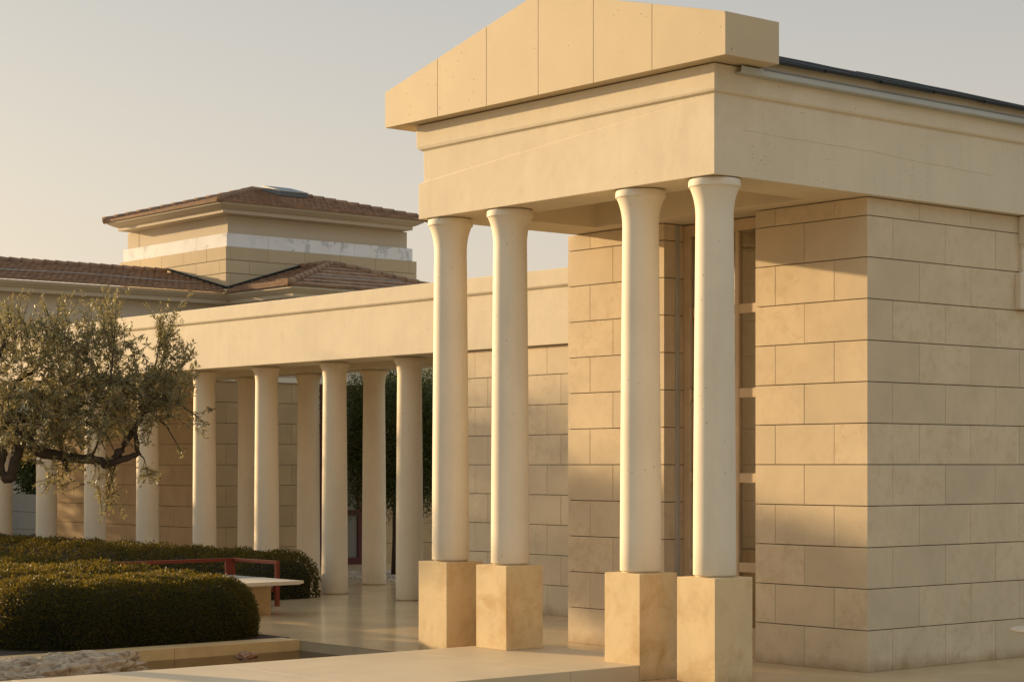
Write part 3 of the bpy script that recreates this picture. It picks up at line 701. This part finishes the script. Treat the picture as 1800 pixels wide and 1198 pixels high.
P = np.concatenate([o_[0] for o_ in out]); D = np.concatenate([o_[1] for o_ in out]); Lg = np.concatenate([o_[2] for o_ in out])
leaves_mesh('crown', P, D, rdir(len(P)), Lg, Lg*.27, M['olive'], oliv)

# ------------------------------------------------------------------ other trees
def leafy_tree(name, label, cat, x, y, h, crown, n, leafl, material, tr=.08, group=None, clumps=60, branches=9, boxy=False, spread=.17):
    """crown: (z0, z1, rx, ry)"""
    t = thing(name, label, cat, (x, y, 0), group)
    z0, z1, rx, ry = crown; cz = (z0+z1)/2; rz = (z1-z0)/2
    mb = MB(); mb.tube([(x, y, -.05), (x+.02, y, z0*.5), (x-.02, y+.02, z0+.1), (x, y, cz)], [tr*1.25, tr, tr*.85, tr*.4], 9)
    for k in range(branches):
        a = 2*math.pi*k/branches+rng.random(); zz = z0+.1+rng.random()*.5*(z1-z0)
        e_ = Vector((x+rx*.75*math.cos(a), y+ry*.75*math.sin(a), zz+rz*.5)); s_ = Vector((x, y, min(zz, cz)))
        mb.tube([s_, s_.lerp(e_, .5)+Vector((0, 0, .1)), e_], [tr*.45, tr*.3, tr*.1], 6)
    mb.build('trunk', M['bark'], t)
    Ps = []
    for k in range(clumps):
        d = rdir(1)[0]*rng.uniform(.35, .95)
        if boxy: d = d/np.abs(d).max()*rng.uniform(.5, .92)
        c_ = np.array([x+d[0]*rx, y+d[1]*ry, cz+d[2]*rz]); m = n//clumps
        Ps.append(c_+rng.normal(size=(m, 3))*np.array([rx, ry, rz])*spread)
    P = np.concatenate(Ps); ctr = np.array([x, y, cz])
    D = (P-ctr)/np.linalg.norm(P-ctr, axis=1, keepdims=True)*.5+rdir(len(P))
    leaves_mesh('crown', P, D, rdir(len(P)), leafl*rng.uniform(.7, 1.3, len(P)), leafl*.36*rng.uniform(.8, 1.2, len(P)), material, t)
    return t
leafy_tree('courtyard_tree', 'dark green clipped tree on a thin trunk in the gravel behind the colonnade', 'tree', -29.0, 21.6, 3.7, (1.3, 3.62, .95, .95), 60000, .062, M['dark'], .075, clumps=320, boxy=True)
leafy_tree('courtyard_tree', 'black green tree in deep shade beyond the low grey garden wall', 'tree', -46.9, 24.0, 3.5, (.7, 3.4, 1.9, .9), 22000, .12, M['dark'], .15, clumps=120)
# a row of garden trees on the sun side, left of the picture: their shade falls on floor, columns and walls
G = [(-46.0, 6.2, 7.2, (5.5, 7.35, 1.7, 1.5), 5600, 60, 'slim garden tree with a small high crown, left of the picture nearest the pond'),
     (-47.0, 10.0, 7.2, (2.4, 7.3, 2.2, 2.0), 14500, 80, 'broad garden tree left of the picture between the slim tree and the widest tree'),
     (-49.0, 14.8, 6.0, (.6, 5.9, 2.4, 2.9), 23000, 110, 'widest garden tree left of the picture, farthest from the pond')]
for x, y, h, cr, n_, cl, lab in G:
    leafy_tree('garden_tree', lab, 'tree', x, y, h, cr, n_, .20, M['olive'], .14, 'garden trees on the sunny side', clumps=cl, spread=.15)

# ------------------------------------------------------------------ gravel bed
n = 1400; mb = MB()
for _ in range(n):
    x = rng.uniform(-30.3, -27.3); y = rng.uniform(20.5, 23.3); s = rng.uniform(.02, .05)
    q = [Vector((math.cos(a)*s*rng.uniform(.8, 1.3), math.sin(a)*s*rng.uniform(.7, 1.1), 0)) for a in (0, 1.05, 2.1, 3.14, 4.2, 5.2)]
    vs = [(x+v.x, y+v.y, .004) for v in q]+[(x+v.x*.6, y+v.y*.6, .004+s*.7) for v in q]
    mb.add(vs, [(0, 1, 7, 6), (1, 2, 8, 7), (2, 3, 9, 8), (3, 4, 10, 9), (4, 5, 11, 10), (5, 0, 6, 11), (6, 7, 8, 9, 10, 11)], 0, True)
gv = mb.build('gravel', M['pebble'], fix=False); tag(gv, 'pale pebbles around the courtyard tree', 'gravel', kind='stuff')

# ------------------------------------------------------------------ red sofa, tables, stones
sf = thing('garden_sofa', 'red metal framed garden sofa with a grey seat in front of the long hedge', 'sofa', (-24.5, 14.8, 0))
mb = MB(); xb, xf, y0, y1, zt = -25.05, -23.90, 13.05, 15.75, .645
for x, y, w in ((xf, y1, .055), (xf, y0, .055)): mb.box(x-w, x, y-w, y, 0, zt, 0, .004)
mb.box(xb, xf-.056, y1-.055, y1, zt-.05, zt, 0, .004); mb.box(xb, xf-.056, y0-.055, y0, zt-.05, zt, 0, .004)
mb.box(xb-.056, xb-.001, y0-.055, y1, zt-.05, zt, 0, .004)
mb.build('frame', M['red'], sf)
for y in (y1-.17, y0+.45, y0-.05): MB().box(xb-.05, xb-.006, y, y+.16, 0, zt-.051, 0, .004).build('back_post', M['red'], sf)
MB().box(xb, xf-.057, y0+.004, y1-.06, .20, .255, 0, .004).build('seat_rail', M['red'], sf)
MB().box(xb+.005, xf-.06, y0+.01, y1-.065, .256, .40, 0, .03).build('seat', M['cushion'], sf)
tb = thing('stone_table', 'low square stone table beside the red sofa', 'table', (-22.8, 14.4, 0))
mb = MB(); mb.prism([(13.55, .425), (13.55, .458), (15.08, .458), (15.08, .425), (15.0, .41), (13.63, .41)], 'x', -23.3, -22.30)
tt = mb.build('tabletop', M['tabletop'], tb)
MB().box(-23.02, -22.70, 13.95, 14.82, 0, .409, 0, .005).build('base', M['pedestal'], tb)
rt_ = thing('round_table', 'pale round side table beside the shaded side wall at right', 'table', (-10.75, 15.55, 0))
MB().lathe([(.30, .47), (.44, .485), (.455, .495), (.455, .508), (.44, .514), (.2, .515)], -10.75, 15.55, 56).build('tabletop', M['tabletop'], rt_)
MB().lathe([(.20, 0), (.20, .02), (.05, .03), (.045, .47)], -10.75, 15.55, 28).build('base', M['zinc'], rt_)

def rock(name, mat_, label, cat, loc, size, seed, sub=5, amp=.25, rot=0):
    bm = bmesh.new(); bmesh.ops.create_icosphere(bm, subdivisions=sub, radius=1)
    from mathutils import noise
    for v in bm.verts:
        p = v.co.copy(); k = 1+amp*noise.fractal(p*1.3+Vector((seed, 0, 0)), 1.0, 2.0, 5)+amp*.30*noise.fractal(p*6+Vector((0, seed, 0)), .8, 2.0, 5)-amp*.25*max(0, noise.noise(p*14))
        v.co = Vector((p.x*size[0]*k, p.y*size[1]*k, p.z*size[2]*k))
    bmesh.ops.rotate(bm, verts=bm.verts, cent=(0, 0, 0), matrix=Matrix.Rotation(rot, 3, 'Z'))
    me = bpy.data.meshes.new(name); bm.to_mesh(me); bm.free(); me.materials.append(mat_)
    for p in me.polygons: p.use_smooth = True
    o = bpy.data.objects.new(name, me); C.objects.link(o); o.location = loc; return tag(o, label, cat)
rock('boulder', M['rock'], 'pitted pale boulder lying in the pond beside the walkway', 'boulder', (-17.65, 8.85, -.12), (.60, 1.28, .27), 3.3, 6, .42)
rock('pond_stone', M['rust'], 'small brown wet stone breaking the pond water', 'stone', (-18.82, 11.95, -.11), (.10, .12, .055), 1.7, 4, .4)
